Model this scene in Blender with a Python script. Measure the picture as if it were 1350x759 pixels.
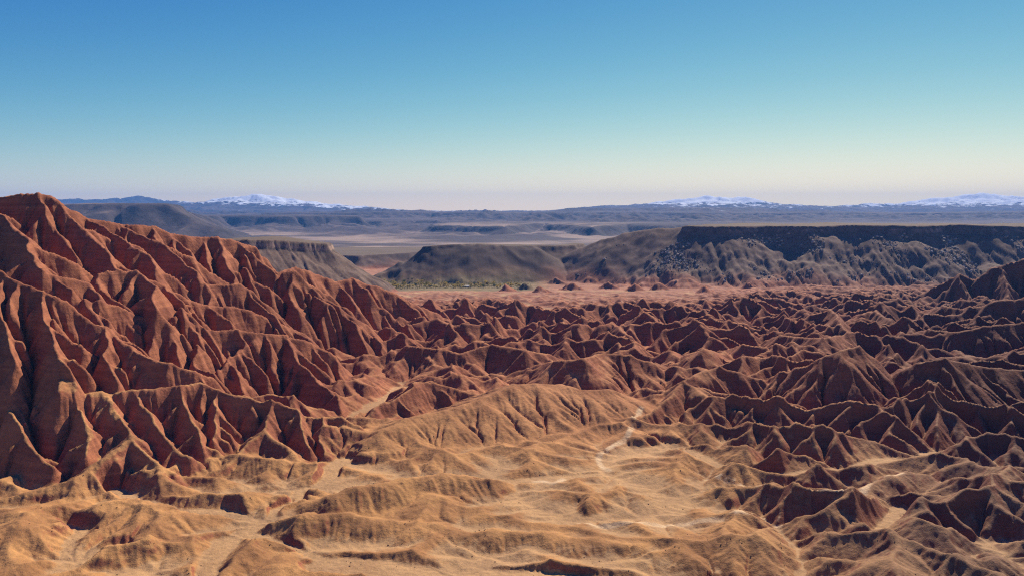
import bpy, bmesh, math, random, time
import numpy as np
from mathutils import Vector

T0 = time.time()
for _o in list(bpy.data.objects):
    bpy.data.objects.remove(_o)
SC = bpy.context.scene
COL = SC.collection

# ------------------------------------------------------------------ camera, sky, sun, exposure
FPX, CX, YH, CAMZ = 1060.0, 675.0, 280.0, 70.0      # focal length / principal column / horizon row of a 1350 px frame; camera height
cam_d = bpy.data.cameras.new('camera')
cam_d.sensor_width = 36.0
cam_d.lens = 36.0 * FPX / 1350.0
cam_d.shift_y = -(379.5 - YH) / 1350.0
cam_d.clip_start = 1.0
cam_d.clip_end = 90000.0
cam = bpy.data.objects.new('camera', cam_d)
COL.objects.link(cam)
cam.location = (0, 0, CAMZ)
cam.rotation_euler = (math.radians(90), 0, 0)
SC.camera = cam

SUN_EL, SUN_AZ = 39.0, 28.0                          # degrees; azimuth to the right of the view direction (+Y)
SC.world = bpy.data.worlds.new('World')
SC.world.use_nodes = True
wn = SC.world.node_tree
wn.nodes.clear()
w_out = wn.nodes.new('ShaderNodeOutputWorld')
w_bg = wn.nodes.new('ShaderNodeBackground')
w_sky = wn.nodes.new('ShaderNodeTexSky')
w_sky.sky_type = 'NISHITA'
w_sky.sun_disc = False
w_sky.sun_elevation = math.radians(SUN_EL)
w_sky.sun_rotation = math.radians(SUN_AZ)
w_sky.altitude = 2400
w_sky.air_density = 1.0
w_sky.dust_density = 0.3
w_sky.ozone_density = 1.0
w_bg.inputs['Strength'].default_value = 0.085
# the photograph's film response: each colour channel of the sky gets its own contrast and a soft shoulder
w_sep = wn.nodes.new('ShaderNodeSeparateColor'); w_com = wn.nodes.new('ShaderNodeCombineColor')
wn.links.new(w_sky.outputs[0], w_sep.inputs[0])
def w_math(op, a, b):
    n = wn.nodes.new('ShaderNodeMath'); n.operation = op
    for sock, v in zip(n.inputs, (a, b)):
        if isinstance(v, bpy.types.NodeSocket): wn.links.new(v, sock)
        else: sock.default_value = v
    return n.outputs[0]
for ch, (gn, gm, top) in enumerate(((2.42, 2.55, 1.25), (1.31, 1.68, 1.25), (0.65, 0.5, 3.0))):
    v = w_math('POWER', w_math('MULTIPLY', w_sep.outputs[ch], 0.1), gm)
    v = w_math('EXPONENT', w_math('MULTIPLY', v, -gn / top), 0)
    v = w_math('MULTIPLY', w_math('SUBTRACT', 1.0, v), top * 10.0)
    wn.links.new(v, w_com.inputs[ch])
wn.links.new(w_com.outputs[0], w_bg.inputs['Color'])
wn.links.new(w_bg.outputs[0], w_out.inputs['Surface'])

sun_d = bpy.data.lights.new('sun', 'SUN')
sun_d.energy = 5.0
sun_d.angle = math.radians(0.5)
sun_d.color = (1.0, 0.90, 0.75)
sun = bpy.data.objects.new('sun', sun_d)
COL.objects.link(sun)
_e, _a = math.radians(SUN_EL), math.radians(SUN_AZ)
sun_dir = Vector((math.sin(_a) * math.cos(_e), math.cos(_a) * math.cos(_e), math.sin(_e)))
sun.rotation_euler = (-sun_dir).to_track_quat('-Z', 'Y').to_euler()

SC.view_settings.view_transform = 'Standard'
SC.view_settings.look = 'None'
SC.view_settings.exposure = 0.5
SC.view_settings.gamma = 1.0
SC.view_settings.use_curve_mapping = False
SC.cycles.volume_bounces = 0
SC.cycles.max_bounces = 4
SC.cycles.diffuse_bounces = 1
SC.cycles.use_denoising = False
SC.cycles.filter_width = 1.15

# ------------------------------------------------------------------ noise
f32 = np.float32
def _hash(ix, iy, seed):
    h = (ix.astype(np.int64) * 374761393 + iy.astype(np.int64) * 668265263 + seed * 1442695041) & 0xFFFFFFFF
    h = ((h ^ (h >> 13)) * 1274126177) & 0xFFFFFFFF
    return (h ^ (h >> 16)) & 0xFFFF
_ANG = np.linspace(0, 2 * np.pi, 65536, endpoint=False)
_GX, _GY = np.cos(_ANG).astype(f32), np.sin(_ANG).astype(f32)

def perlin(x, y, seed=0):
    x0 = np.floor(x); y0 = np.floor(y)
    fx = (x - x0).astype(f32); fy = (y - y0).astype(f32)
    ix = x0.astype(np.int32); iy = y0.astype(np.int32)
    u = fx * fx * fx * (fx * (fx * 6 - 15) + 10)
    v = fy * fy * fy * (fy * (fy * 6 - 15) + 10)
    def g(dx, dy):
        h = _hash(ix + dx, iy + dy, seed)
        return _GX[h] * (fx - dx) + _GY[h] * (fy - dy)
    a = g(0, 0); b = g(1, 0); c = g(0, 1); d = g(1, 1)
    a = a + u * (b - a); c = c + u * (d - c)
    return (a + v * (c - a)) * f32(1.45)

def fbm(x, y, wl, octv=4, seed=0, gain=0.5):
    s = 0; amp = 1.0; tot = 0.0
    for o in range(octv):
        s = s + f32(amp) * perlin(x / wl, y / wl, seed + 17 * o)
        tot += amp; amp *= gain; wl *= 0.5
    return s / f32(tot)

def ridged(x, y, wl, octv=2, seed=0, gain=0.5):
    s = 0; amp = 1.0; tot = 0.0
    for o in range(octv):
        n = 1 - np.abs(perlin(x / wl, y / wl, seed + 31 * o)) * 1.6
        s = s + f32(amp) * n; tot += amp; amp *= gain; wl *= 0.5
    return s / f32(tot)

def smax(a, b, k):
    h = np.clip(0.5 + 0.5 * (a - b) / k, 0, 1)
    return b + (a - b) * h + k * h * (1 - h)

def sstep(x, a, b):
    t = np.clip((x - a) / (b - a), 0, 1)
    return t * t * (3 - 2 * t)

# ------------------------------------------------------------------ the lie of the land
_FY = [0, 300, 600, 1200, 1500, 2000, 3000, 4000, 5000, 6000, 7500, 9000, 12000, 40000]
_FZ = [0, 0, -15, -41, -43, -34, -46, -44, -28, 4, 30, 38, 60, 80]
def floor_z(y):
    return np.interp(y, _FY, _FZ)

def P(px, py, d):
    return ((px - CX) / FPX * d, d, CAMZ - (py - YH) / FPX * d)

def PA(px, py, h):                                   # a crest h metres above the valley floor seen in that direction
    lo, hi = 110.0, 2400.0
    for _ in range(50):
        m = 0.5 * (lo + hi)
        if CAMZ - (py - YH) / FPX * m > floor_z(m) + h: lo = m
        else: hi = m
    return P(px, py, lo)

RIDGES = []          # (points, slope, roundness)
SLK = 1.35           # steepening of the hand-placed crests
def R(pts, slope=0.62, rnd=1.5):
    RIDGES.append(([P(*p) for p in pts], slope * SLK, rnd))
def RA(pts, slope=0.62, rnd=1.5):
    RIDGES.append(([PA(*p) for p in pts], slope, rnd))

# the tall red ridge on the left: crest, then its spurs
R([(-330, 285, 330), (-150, 275, 330), (-60, 266, 333), (0, 261, 336), (30, 257, 338), (48, 255, 340), (63, 259, 343), (78, 269, 347), (113, 288, 356),
   (157, 296, 370), (205, 299, 384), (226, 309, 390), (253, 313, 398), (284, 313, 406), (308, 319, 412), (337, 326, 419), (371, 359, 428)], 1.30, 2.0)
R([(371, 359, 428), (387, 351, 446), (416, 361, 462), (445, 370, 474), (464, 366, 484), (484, 374, 492), (515, 383, 500), (540, 397, 510), (575, 412, 526), (612, 428, 545)], 1.0, 1.2)
R([(63, 259, 343), (62, 278, 338), (79, 305, 327), (98, 338, 313)], 0.95, 0.6)
R([(-40, 262, 325), (0, 281, 310), (31, 312, 296), (51, 346, 281), (62, 355, 277), (88, 366, 280), (108, 374, 284), (127, 392, 279)], 0.85, 0.9)
R([(63, 259, 343), (95, 288, 338), (123, 312, 329), (137, 329, 319), (147, 346, 311), (161, 355, 306)], 0.85, 0.8)
R([(113, 288, 356), (140, 303, 352), (164, 317, 348), (192, 336, 339), (205, 356, 329), (212, 370, 324)], 0.85, 0.8)
R([(157, 296, 370), (190, 312, 366), (219, 324, 361), (240, 346, 352), (264, 370, 342)], 0.85, 0.8)
R([(226, 309, 390), (232, 330, 380), (250, 352, 366)], 0.9, 0.6)
R([(284, 313, 406), (291, 325, 402), (298, 343, 391), (312, 376, 375)], 0.95, 0.6)
R([(318, 323, 414), (322, 348, 400), (330, 374, 386)], 0.95, 0.6)
R([(351, 338, 423), (352, 360, 412), (362, 385, 396)], 0.9, 0.6)
# second tier
R([(123, 388, 288), (128, 362, 298), (142, 358, 302), (178, 358, 308), (192, 366, 310), (219, 378, 313), (238, 388, 317), (257, 397, 320), (281, 404, 326), (315, 404, 334), (342, 416, 338), (370, 427, 343), (392, 434, 350)], 1.05, 1.2)
R([(178, 358, 308), (200, 378, 298), (208, 408, 285)], 0.9, 0.8)
R([(219, 378, 313), (236, 398, 303), (243, 418, 294)], 0.9, 0.8)
R([(262, 374, 342), (285, 376, 346), (315, 375, 352), (331, 383, 354), (352, 402, 352), (376, 424, 350), (392, 434, 350)], 0.78, 1.0)
R([(374, 360, 408), (384, 358, 410), (400, 372, 408), (418, 386, 405), (440, 402, 402), (462, 418, 402), (480, 426, 408)], 0.72, 1.0)
R([(387, 362, 408), (380, 385, 396), (388, 405, 384)], 0.9, 0.7)
# third tier
R([(-40, 345, 262), (0, 358, 264), (14, 370, 262), (38, 378, 262), (56, 384, 262), (72, 391, 263), (86, 398, 264), (113, 418, 264), (137, 432, 263), (151, 442, 262), (178, 462, 256), (199, 474, 252), (219, 480, 252), (253, 490, 254), (275, 497, 257)], 0.85, 0.9)
R([(92, 397, 271), (110, 395, 274), (130, 396, 277), (164, 408, 282), (205, 415, 289), (236, 416, 294), (260, 427, 296), (281, 437, 298), (312, 435, 304), (342, 440, 309), (377, 442, 315), (410, 452, 320), (440, 468, 322)], 0.85, 0.9)
R([(56, 384, 262), (57, 401, 256), (60, 432, 247), (68, 456, 240), (89, 488, 232)], 1.0, 0.5)
R([(0, 366, 262), (-10, 400, 250), (2, 440, 240), (18, 478, 232)], 1.0, 0.5)
R([(137, 432, 263), (141, 446, 257), (142, 470, 248), (155, 500, 240)], 0.95, 0.5)
R([(110, 395, 274), (130, 420, 268), (140, 428, 266)], 0.95, 0.5)
R([(205, 415, 289), (202, 440, 279), (196, 462, 270)], 1.0, 0.5)
R([(236, 416, 294), (230, 445, 282), (232, 468, 273)], 1.0, 0.5)
R([(266, 430, 296), (262, 455, 284), (255, 480, 274)], 1.0, 0.5)
R([(342, 440, 309), (326, 458, 298), (308, 469, 290), (290, 486, 280)], 0.9, 0.6)
R([(363, 466, 304), (340, 468, 300), (318, 466, 296), (300, 476, 288)], 0.9, 0.8)
R([(377, 442, 315), (390, 470, 302), (412, 492, 292), (432, 506, 286)], 0.85, 0.7)
MARK = {'left': (0, len(RIDGES)), 'bluffs': (len(RIDGES), 0)}
# the dark wall of bluffs at the left, with its buttresses
R([(-120, 536, 226), (-40, 532, 226), (0, 529, 226), (48, 529, 228), (92, 520, 231), (137, 516, 235), (177, 515, 238), (210, 513, 240), (239, 509, 243), (266, 505, 247), (290, 514, 247), (324, 524, 246), (358, 526, 246), (392, 534, 246), (427, 543, 246), (450, 549, 246), (470, 560, 244)], 0.95, 1.6)
R([(5, 530, 226), (14, 545, 222), (34, 578, 214), (65, 616, 206)], 1.0, 0.5)
R([(95, 521, 231), (106, 540, 226), (119, 572, 217), (112, 600, 210)], 1.0, 0.5)
R([(137, 516, 235), (147, 532, 230), (171, 575, 218), (200, 602, 210), (230, 622, 205)], 0.85, 0.8)
R([(171, 575, 218), (140, 605, 208), (95, 630, 200), (40, 648, 195), (-20, 662, 191)], 0.50, 2.5)
R([(177, 515, 238), (196, 546, 229), (222, 580, 220), (248, 604, 213)], 0.9, 0.6)
R([(239, 510, 243), (253, 551, 230), (270, 587, 219)], 1.05, 0.4)
R([(290, 514, 247), (284, 556, 232), (286, 580, 224)], 1.05, 0.4)
R([(358, 526, 246), (352, 548, 239), (345, 568, 232), (322, 594, 222), (297, 614, 214), (268, 628, 209)], 0.75, 1.0)
R([(345, 568, 232), (372, 590, 224), (398, 610, 217), (415, 628, 211)], 0.6, 1.5)
R([(392, 534, 246), (398, 560, 237), (405, 590, 227)], 1.0, 0.5)
R([(427, 543, 246), (424, 575, 235), (428, 600, 226)], 1.0, 0.5)
MARK['bluffs'] = (MARK['bluffs'][0], len(RIDGES))
# low rounded mounds in the foreground
R([(40, 765, 150), (96, 752, 155), (150, 722, 161), (198, 706, 166), (232, 716, 166), (262, 722, 166), (297, 724, 167), (350, 738, 166)], 0.55, 1.6)
R([(352, 692, 173), (400, 678, 177), (450, 676, 179), (520, 688, 177), (570, 694, 175), (600, 700, 173)], 0.42, 3.0)
R([(440, 650, 189), (470, 640, 192), (530, 632, 197), (585, 626, 201), (640, 628, 203)], 0.40, 2.5)
R([(595, 706, 172), (650, 700, 172), (720, 702, 171), (790, 710, 170), (850, 716, 168)], 0.45, 2.6)
R([(790, 742, 161), (850, 740, 161), (890, 746, 160)], 0.5, 2.0)
R([(130, 664, 183), (200, 658, 187), (260, 655, 190), (320, 652, 192)], 0.35, 3.0)
R([(0, 690, 174), (60, 694, 174), (110, 706, 172)], 0.45, 2.2)
R([(200, 688, 176), (260, 684, 179), (290, 692, 178)], 0.4, 2.4)
_m = len(RIDGES)
# the pale central hill with its long left arm
R([(498, 572, 236), (505, 566, 239), (535, 551, 247), (587, 542, 253), (627, 528, 261), (655, 516, 269), (679, 507, 274), (709, 505, 277), (740, 507, 279), (764, 514, 278), (798, 514, 280), (825, 526, 277), (846, 538, 272), (877, 558, 264), (905, 580, 254)], 0.27, 1.6)
R([(679, 507, 274), (668, 540, 259), (648, 557, 251), (640, 572, 244), (600, 596, 232)], 0.34, 1.2)
R([(709, 505, 277), (730, 540, 261), (760, 568, 249), (780, 585, 241)], 0.34, 1.0)
R([(764, 514, 278), (790, 545, 263), (822, 572, 250)], 0.34, 1.0)
R([(600, 596, 232), (540, 612, 223), (490, 626, 214)], 0.42, 2.0)
MARK['tan'] = (_m, len(RIDGES))
R([(455, 556, 250), (477, 556, 254), (495, 540, 260), (518, 519, 270), (535, 510, 276), (552, 504, 281), (573, 504, 284), (600, 514, 283), (625, 520, 282)], 0.75, 1.0)
R([(450, 512, 280), (466, 510, 286), (484, 505, 292), (500, 512, 292)], 0.75, 1.0)
R([(430, 560, 240), (456, 562, 242), (480, 570, 240), (500, 590, 232)], 0.5, 1.6)
_m = len(RIDGES)
# hills right of it
R([(850, 548, 262), (875, 530, 272), (900, 503, 287), (925, 490, 296), (948, 484, 300), (975, 492, 300), (1000, 500, 300), (1030, 512, 296), (1060, 520, 293), (1095, 536, 287), (1130, 545, 284)], 0.72, 1.1)
R([(900, 503, 287), (934, 522, 276), (975, 543, 264), (1012, 562, 254), (1040, 580, 246)], 0.62, 1.2)
MARK['brown'] = (_m, len(RIDGES))
R([(985, 498, 302), (1040, 470, 325), (1062, 462, 332), (1100, 470, 335), (1150, 478, 336), (1180, 490, 334)], 0.8, 0.8)
R([(1043, 572, 249), (1070, 549, 260), (1111, 543, 266), (1139, 550, 264), (1173, 557, 261), (1207, 574, 254), (1241, 596, 245)], 0.62, 1.3)
R([(1139, 550, 264), (1160, 585, 247), (1150, 608, 238)], 0.6, 1.2)
R([(1176, 544, 268), (1193, 535, 274), (1224, 550, 270), (1275, 554, 270), (1300, 575, 262), (1360, 600, 254)], 0.7, 1.0)
R([(1139, 516, 288), (1180, 509, 294), (1217, 513, 294), (1241, 507, 298), (1282, 507, 300), (1320, 515, 300), (1365, 535, 292)], 0.8, 1.0)
R([(1040, 598, 238), (1080, 592, 242), (1125, 600, 240), (1150, 612, 236)], 0.55, 1.6)
R([(1060, 660, 190), (1088, 653, 193), (1139, 643, 197), (1173, 627, 203), (1197, 623, 206), (1224, 628, 206), (1250, 640, 203)], 0.55, 2.2)
R([(1210, 640, 205), (1252, 618, 217), (1300, 622, 218), (1360, 640, 214)], 0.7, 1.2)
R([(1130, 690, 175), (1180, 676, 181), (1240, 668, 185), (1300, 672, 185), (1370, 690, 180)], 0.5, 2.0)
R([(1240, 720, 166), (1300, 722, 167), (1370, 735, 165)], 0.55, 2.0)
R([(900, 610, 226), (960, 604, 230), (1010, 598, 234)], 0.4, 2.2)
# mid-distance badland crests
RA([(450, 415, 14), (488, 411, 16), (508, 427, 12), (539, 445, 8)], 0.75, 0.8)
RA([(536, 428, 12), (577, 420, 15), (604, 435, 10)], 0.75, 0.8)
RA([(520, 462, 9), (536, 456, 13), (577, 460, 12), (612, 466, 10), (649, 454, 13), (690, 461, 12), (724, 467, 9)], 0.75, 0.8)
RA([(715, 480, 9), (731, 476, 12), (768, 473, 14), (796, 466, 14), (827, 469, 13), (860, 478, 10)], 0.75, 0.8)
RA([(770, 436, 9), (792, 428, 14), (809, 424, 15), (833, 444, 10)], 0.8, 0.7)
RA([(820, 426, 10), (840, 418, 16), (854, 411, 20), (866, 422, 16), (878, 434, 10)], 0.85, 0.6)
RA([(880, 430, 9), (905, 424, 13), (940, 430, 12), (960, 440, 8)], 0.8, 0.7)
RA([(1050, 424, 11), (1071, 414, 17), (1095, 408, 20), (1107, 420, 17), (1120, 440, 11)], 0.85, 0.6)
RA([(1112, 424, 12), (1130, 415, 15), (1153, 408, 18), (1170, 422, 15), (1185, 436, 10)], 0.85, 0.6)
RA([(1010, 448, 10), (1030, 442, 14), (1060, 445, 14), (1085, 445, 16), (1119, 441, 14), (1145, 450, 9)], 0.8, 0.7)
RA([(1030, 498, 8), (1054, 486, 13), (1080, 474, 17), (1102, 463, 20), (1133, 456, 21), (1152, 476, 16), (1175, 494, 10)], 0.85, 0.6)
RA([(1180, 490, 10), (1208, 479, 16), (1246, 472, 18), (1277, 480, 15), (1320, 486, 13), (1370, 490, 12)], 0.8, 0.7)
RA([(950, 462, 9), (980, 454, 14), (1010, 458, 13), (1030, 470, 8)], 0.8, 0.7)
RA([(900, 470, 9), (925, 460, 14), (955, 468, 10)], 0.8, 0.7)
RA([(1190, 440, 10), (1225, 434, 15), (1260, 438, 15), (1300, 430, 18), (1350, 425, 20), (1420, 425, 20)], 0.8, 0.7)
RA([(1200, 412, 10), (1242, 403, 18), (1275, 408, 17), (1304, 398, 23), (1350, 392, 26), (1430, 390, 26)], 0.85, 0.7)
R([(1196, 394, 800), (1222, 384, 790), (1239, 376, 782), (1263, 361, 772), (1282, 368, 766), (1304, 353, 760), (1335, 346, 756), (1360, 338, 752), (1450, 330, 750)], 0.80, 0.8)
R([(1263, 361, 772), (1280, 392, 735), (1276, 405, 720)], 0.9, 0.6)
R([(1320, 350, 758), (1330, 385, 715), (1322, 410, 690)], 0.9, 0.6)
# little red cones below the scree
for cx_, cy_ in ((668, 374), (690, 371), (712, 376), (731, 365), (752, 372), (776, 364), (800, 370), (836, 373), (870, 372), (930, 376), (985, 372)):
    RA([(cx_ - 9, cy_ + 7, 3), (cx_, cy_, 11), (cx_ + 12, cy_ + 6, 5)], 0.8, 0.6)
# noses and ribs of the dark scree hills
SLK = 1.0
NOSES = [
    ('mesa', [P(*p) for p in ((940, 299, 1310), (905, 299, 1322), (868, 302, 1342), (830, 308, 1360), (795, 317, 1372), (765, 329, 1368), (735, 344, 1352), (708, 359, 1334))], 0.60, 8),
    ('hill', [P(*p) for p in ((700, 325, 1360), (660, 325, 1350), (620, 323, 1340), (588, 328, 1338), (560, 337, 1335), (535, 349, 1325), (512, 362, 1318))], 0.58, 7),
]
GROUPS = {k: RIDGES[a:b] for k, (a, b) in MARK.items()}
# short side spurs grow from every steep crest
_sr = random.Random(77)
for pts, slope, rnd in list(RIDGES):
    if slope < 0.74 or pts[0][1] > 720: continue
    acc = _sr.uniform(2, 8); side = 1
    for a, b in zip(pts[:-1], pts[1:]):
        L = math.hypot(b[0] - a[0], b[1] - a[1]); t = acc
        hx, hy = (b[0] - a[0]) / (L + 1e-6), (b[1] - a[1]) / (L + 1e-6)
        while t < L:
            k = t / L; p = [a[q] + k * (b[q] - a[q]) for q in range(3)]
            sc = p[1] / 300.0
            side = -side if _sr.random() < 0.75 else side
            ang = math.radians(_sr.uniform(50, 95)) * side
            dxn, dyn = hx * math.cos(ang) - hy * math.sin(ang), hx * math.sin(ang) + hy * math.cos(ang)
            if p[0] < -25 and 225 < p[1] < 560 and _sr.random() < 0.7:      # on the left ridge the spurs fall away towards the open valley
                w = math.radians(-43 + _sr.uniform(-28, 28)); vx, vy = math.cos(w), math.sin(w)
                if abs(vx * hx + vy * hy) < 0.80: dxn, dyn = vx, vy
            high = 1.7 if p[2] > 34 and p[0] < -25 else 1.0
            ln = _sr.uniform(8, 20) * sc * high; e = p; drop = _sr.uniform(0.55, 0.85)
            q1 = (p[0] + dxn * ln * 0.5, p[1] + dyn * ln * 0.5, p[2] - 0.5 * drop * ln * 0.8)
            an2 = _sr.uniform(-0.5, 0.5); d2x, d2y = dxn * math.cos(an2) - dyn * math.sin(an2), dxn * math.sin(an2) + dyn * math.cos(an2)
            q2 = (q1[0] + d2x * ln * 0.6, q1[1] + d2y * ln * 0.6, q1[2] - 0.7 * drop * ln)
            RIDGES.append(([tuple(p), q1, q2], 1.35, 0.35 * sc))
            t += _sr.uniform(6, 12) * sc * high
        acc = max(0.0, t - L)

# table lands: (outline in x, y; top z at x; cliff height; scree slope)
def XY(px, d): return ((px - CX) / FPX * d, d)
MESAS = [
    ('mesa', [XY(897, 1300), XY(960, 1285), XY(1010, 1300), XY(1060, 1280), XY(1105, 1300), XY(1150, 1270), XY(1200, 1265), XY(1245, 1285), XY(1300, 1275), XY(1352, 1290), XY(1420, 1270), XY(1700, 1280),
              (2100, 1300), (2400, 1500), (1500, 1480), (640, 1440), (330, 1390)], 49, 11, 0.64),
    ('hill', [XY(558, 1338), XY(590, 1342), XY(620, 1345), XY(660, 1362), XY(700, 1360), XY(760, 1400), (130, 1450), (0, 1410), (-100, 1400)], 14, 3, 0.58),
    ('bluff', [(-900, 930), XY(150, 930), XY(250, 925), XY(330, 950), XY(395, 985), XY(436, 1015), (-236, 1070), (-330, 1050), (-520, 1020), (-900, 1010)], 37, 9, 0.62),
    ('bank', [XY(430, 1640), XY(470, 1600), XY(505, 1640), XY(540, 1700), (-160, 1990), (-500, 2000)], -16, 3, 0.5),
]
FAR_MESAS = [
    ('far', [XY(60, 3150), XY(130, 3000), XY(180, 3020), XY(222, 3080), XY(240, 3250), XY(230, 3900), XY(40, 4200)], 101, 20, 0.20),
    ('far', [XY(-100, 4700), XY(150, 4700), XY(270, 4700), XY(310, 5000), XY(360, 4800), XY(420, 5000), XY(462, 5050), XY(480, 6200), XY(250, 7200), XY(-200, 7000)], 50, 18, 0.32),
    ('far', [XY(360, 6700), XY(430, 6500), XY(500, 6400), XY(560, 6700), XY(610, 6500), XY(660, 6300), XY(690, 6650), XY(720, 6900), XY(760, 6600), XY(800, 6900), XY(850, 6700), XY(920, 6400), XY(990, 6900), XY(1060, 6800), XY(1500, 6800), XY(1500, 9000), XY(360, 9000)], 70, 26, 0.24),
    ('far', [XY(745, 7600), XY(800, 7400), XY(860, 7700), XY(930, 7400), XY(985, 7800), XY(1010, 8600), XY(900, 10000), XY(745, 10000)], 112, 12, 0.07),
]
FAR_MESAS += [
    ('far', [XY(585, 4300), XY(630, 4100), XY(660, 3900), XY(690, 4250), XY(725, 4400), XY(770, 3900), XY(800, 3750), XY(835, 4100), XY(880, 4000), XY(1000, 4200), XY(1500, 4200), XY(1500, 6000), XY(585, 6000)], 8, 14, 0.34),
    ('far', [XY(330, 5600), XY(400, 5300), XY(440, 5500), XY(500, 5200), XY(540, 5600), XY(580, 5500), XY(600, 6600), XY(330, 6600)], 20, 14, 0.30),
]
FAR_RIDGES = [
    ([P(*p) for p in ((440, 284, 11400), (540, 281, 11400), (640, 280, 11400), (735, 280, 11400), (770, 274, 11400), (810, 271, 11300), (880, 268, 11300), (950, 268, 11200), (1030, 271, 11300), (1110, 273, 11300), (1200, 272, 11200), (1300, 271, 11200), (1450, 272, 11200))], 0.10, 50),
    ([P(*p) for p in ((-60, 264, 13600), (75, 262, 13600), (130, 262, 13600), (160, 261, 13600), (183, 258, 13600), (210, 264, 13600), (250, 266, 13600), (300, 270, 13600))], 0.30, 60),
    ([P(*p) for p in ((235, 270, 13200), (271, 266, 13000), (285, 262, 13000), (305, 260, 13000), (326, 258, 12900), (344, 256, 12900), (360, 258, 12900), (373, 262, 12900), (394, 264, 12900), (418, 266, 12800), (435, 271, 12800), (469, 277, 12700), (505, 283, 12600), (560, 286, 12600))], 0.32, 40),
    ([P(*p) for p in ((820, 272, 13000), (850, 269, 13000), (872, 266, 13000), (898, 263, 13000), (928, 258, 13000), (954, 260, 13000), (980, 260, 12900), (1009, 267, 12900), (1040, 271, 12800), (1080, 272, 12800), (1139, 268, 12900), (1183, 269, 12900), (1215, 264, 13000), (1239, 260, 13000), (1287, 255, 13000), (1317, 257, 13000), (1350, 260, 13000), (1450, 262, 13000), (1650, 268, 13000))], 0.26, 60),
]

def seg_field(x, y, ridges, out, minz):
    """highest roof-like ridge over every point"""
    dx = x[0, 1] - x[0, 0]
    x0, y0 = x[0, 0], y[0, 0]
    ny, nx = x.shape
    k = max(0.6, 0.5 * dx)
    for pts, slope, rnd in ridges:
        for a, b in zip(pts[:-1], pts[1:]):
            rel = max(a[2], b[2]) - minz + 6
            rad = rel / slope + 3 * rnd
            i0 = int(max(0, (min(a[0], b[0]) - rad - x0) / dx)); i1 = int(min(nx, (max(a[0], b[0]) + rad - x0) / dx + 2))
            j0 = int(max(0, (min(a[1], b[1]) - rad - y0) / dx)); j1 = int(min(ny, (max(a[1], b[1]) + rad - y0) / dx + 2))
            if i1 <= i0 or j1 <= j0: continue
            X = XW[j0:j1, i0:i1]; Y = YW[j0:j1, i0:i1]
            vx, vy = b[0] - a[0], b[1] - a[1]
            L2 = vx * vx + vy * vy + 1e-6
            t = np.clip(((X - a[0]) * vx + (Y - a[1]) * vy) / L2, 0, 1)
            d2 = (X - a[0] - t * vx) ** 2 + (Y - a[1] - t * vy) ** 2
            h = a[2] + t * (b[2] - a[2]) - slope * (np.sqrt(d2 + rnd * rnd) - rnd)
            out[j0:j1, i0:i1] = smax(out[j0:j1, i0:i1], h, k)

def poly_sd(X, Y, poly):
    """signed distance to an outline, positive outside"""
    d = np.full(X.shape, 1e12); inside = np.zeros(X.shape, bool)
    n = len(poly)
    for i in range(n):
        ax, ay = poly[i]; bx, by = poly[(i + 1) % n]
        vx, vy = bx - ax, by - ay
        t = np.clip(((X - ax) * vx + (Y - ay) * vy) / (vx * vx + vy * vy), 0, 1)
        d = np.minimum(d, (X - ax - t * vx) ** 2 + (Y - ay - t * vy) ** 2)
        c = ((ay > Y) != (by > Y)) & (X < vx * (Y - ay) / (vy + 1e-9) + ax)
        inside ^= c
    d = np.sqrt(d)
    return np.where(inside, -d, d)

SALT = ((706 - CX) / FPX * 742, 742)
def rough_amp(x, y):
    """how tall the unnamed badland humps grow, by region"""
    px = CX + x / y * FPX
    px = np.clip(px, -200, 1550)
    L = np.interp(y, [150, 230, 300, 400, 700, 1000, 1150, 1200], [1.6, 2.8, 8, 10, 12, 8, 3, 0])
    C = np.interp(y, [150, 230, 300, 400, 600, 700, 850, 1000, 1100, 1180], [1.3, 1.7, 4.2, 9, 11, 6.5, 3.4, 1.9, 0.6, 0])
    Rr = np.interp(y, [150, 200, 230, 300, 400, 700, 950, 1080, 1180, 1230], [3.6, 4.2, 5.5, 8, 10, 9, 6, 4.5, 3, 0])
    w1 = sstep(px, 330, 480); w2 = sstep(px, 860, 1060)
    pan = 1 - sstep(np.hypot((x - SALT[0]) / 34, (y - SALT[1]) / 60), 0.6, 1.2)
    return (1 - pan) * 1.35 * ((L * (1 - w1) + C * w1) * (1 - w2) + Rr * w2)

def oasis_mask(x, y):
    px = CX + x / y * FPX
    return sstep(y, 1060, 1095) * sstep(px, 430, 470) * (1 - sstep(px, 690, 740)) * (1 - sstep(y, 1300, 1400))

def on_floor(px, py):
    d = 200.0
    for _ in range(40):
        d = (CAMZ - floor_z(d)) * FPX / (py - YH)
    return ((px - CX) / FPX * d, d)
WASHES = [([on_floor(*p) for p in q], w) for q, w in (
    (((434, 628), (424, 638), (396, 648), (392, 662), (362, 672), (356, 690), (322, 702), (352, 714), (392, 724), (432, 740), (480, 752), (560, 754), (640, 751), (720, 755), (800, 762), (900, 775)), 1.3),
    (((432, 746), (560, 758), (700, 762), (860, 775)), 3.6),
    (((300, 716), (280, 740), (262, 775)), 2.0),
    (((450, 606), (436, 618), (434, 628)), 1.6),
    (((1186, 672), (1166, 688), (1150, 702), (1158, 714), (1186, 728), (1240, 742)), 1.6),
    (((640, 640), (700, 634), (742, 632), (800, 625)), 2.0),
    (((90, 692), (106, 702), (92, 716), (84, 740)), 1.2),
    (((150, 645), (180, 662), (230, 672), (300, 678), (352, 690)), 1.4),
    (((530, 512), (505, 530), (470, 548), (440, 566)), 2.2),
    (((905, 595), (960, 620), (1040, 628), (1100, 622), (1180, 606), (1240, 608)), 1.8),
)]
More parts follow.
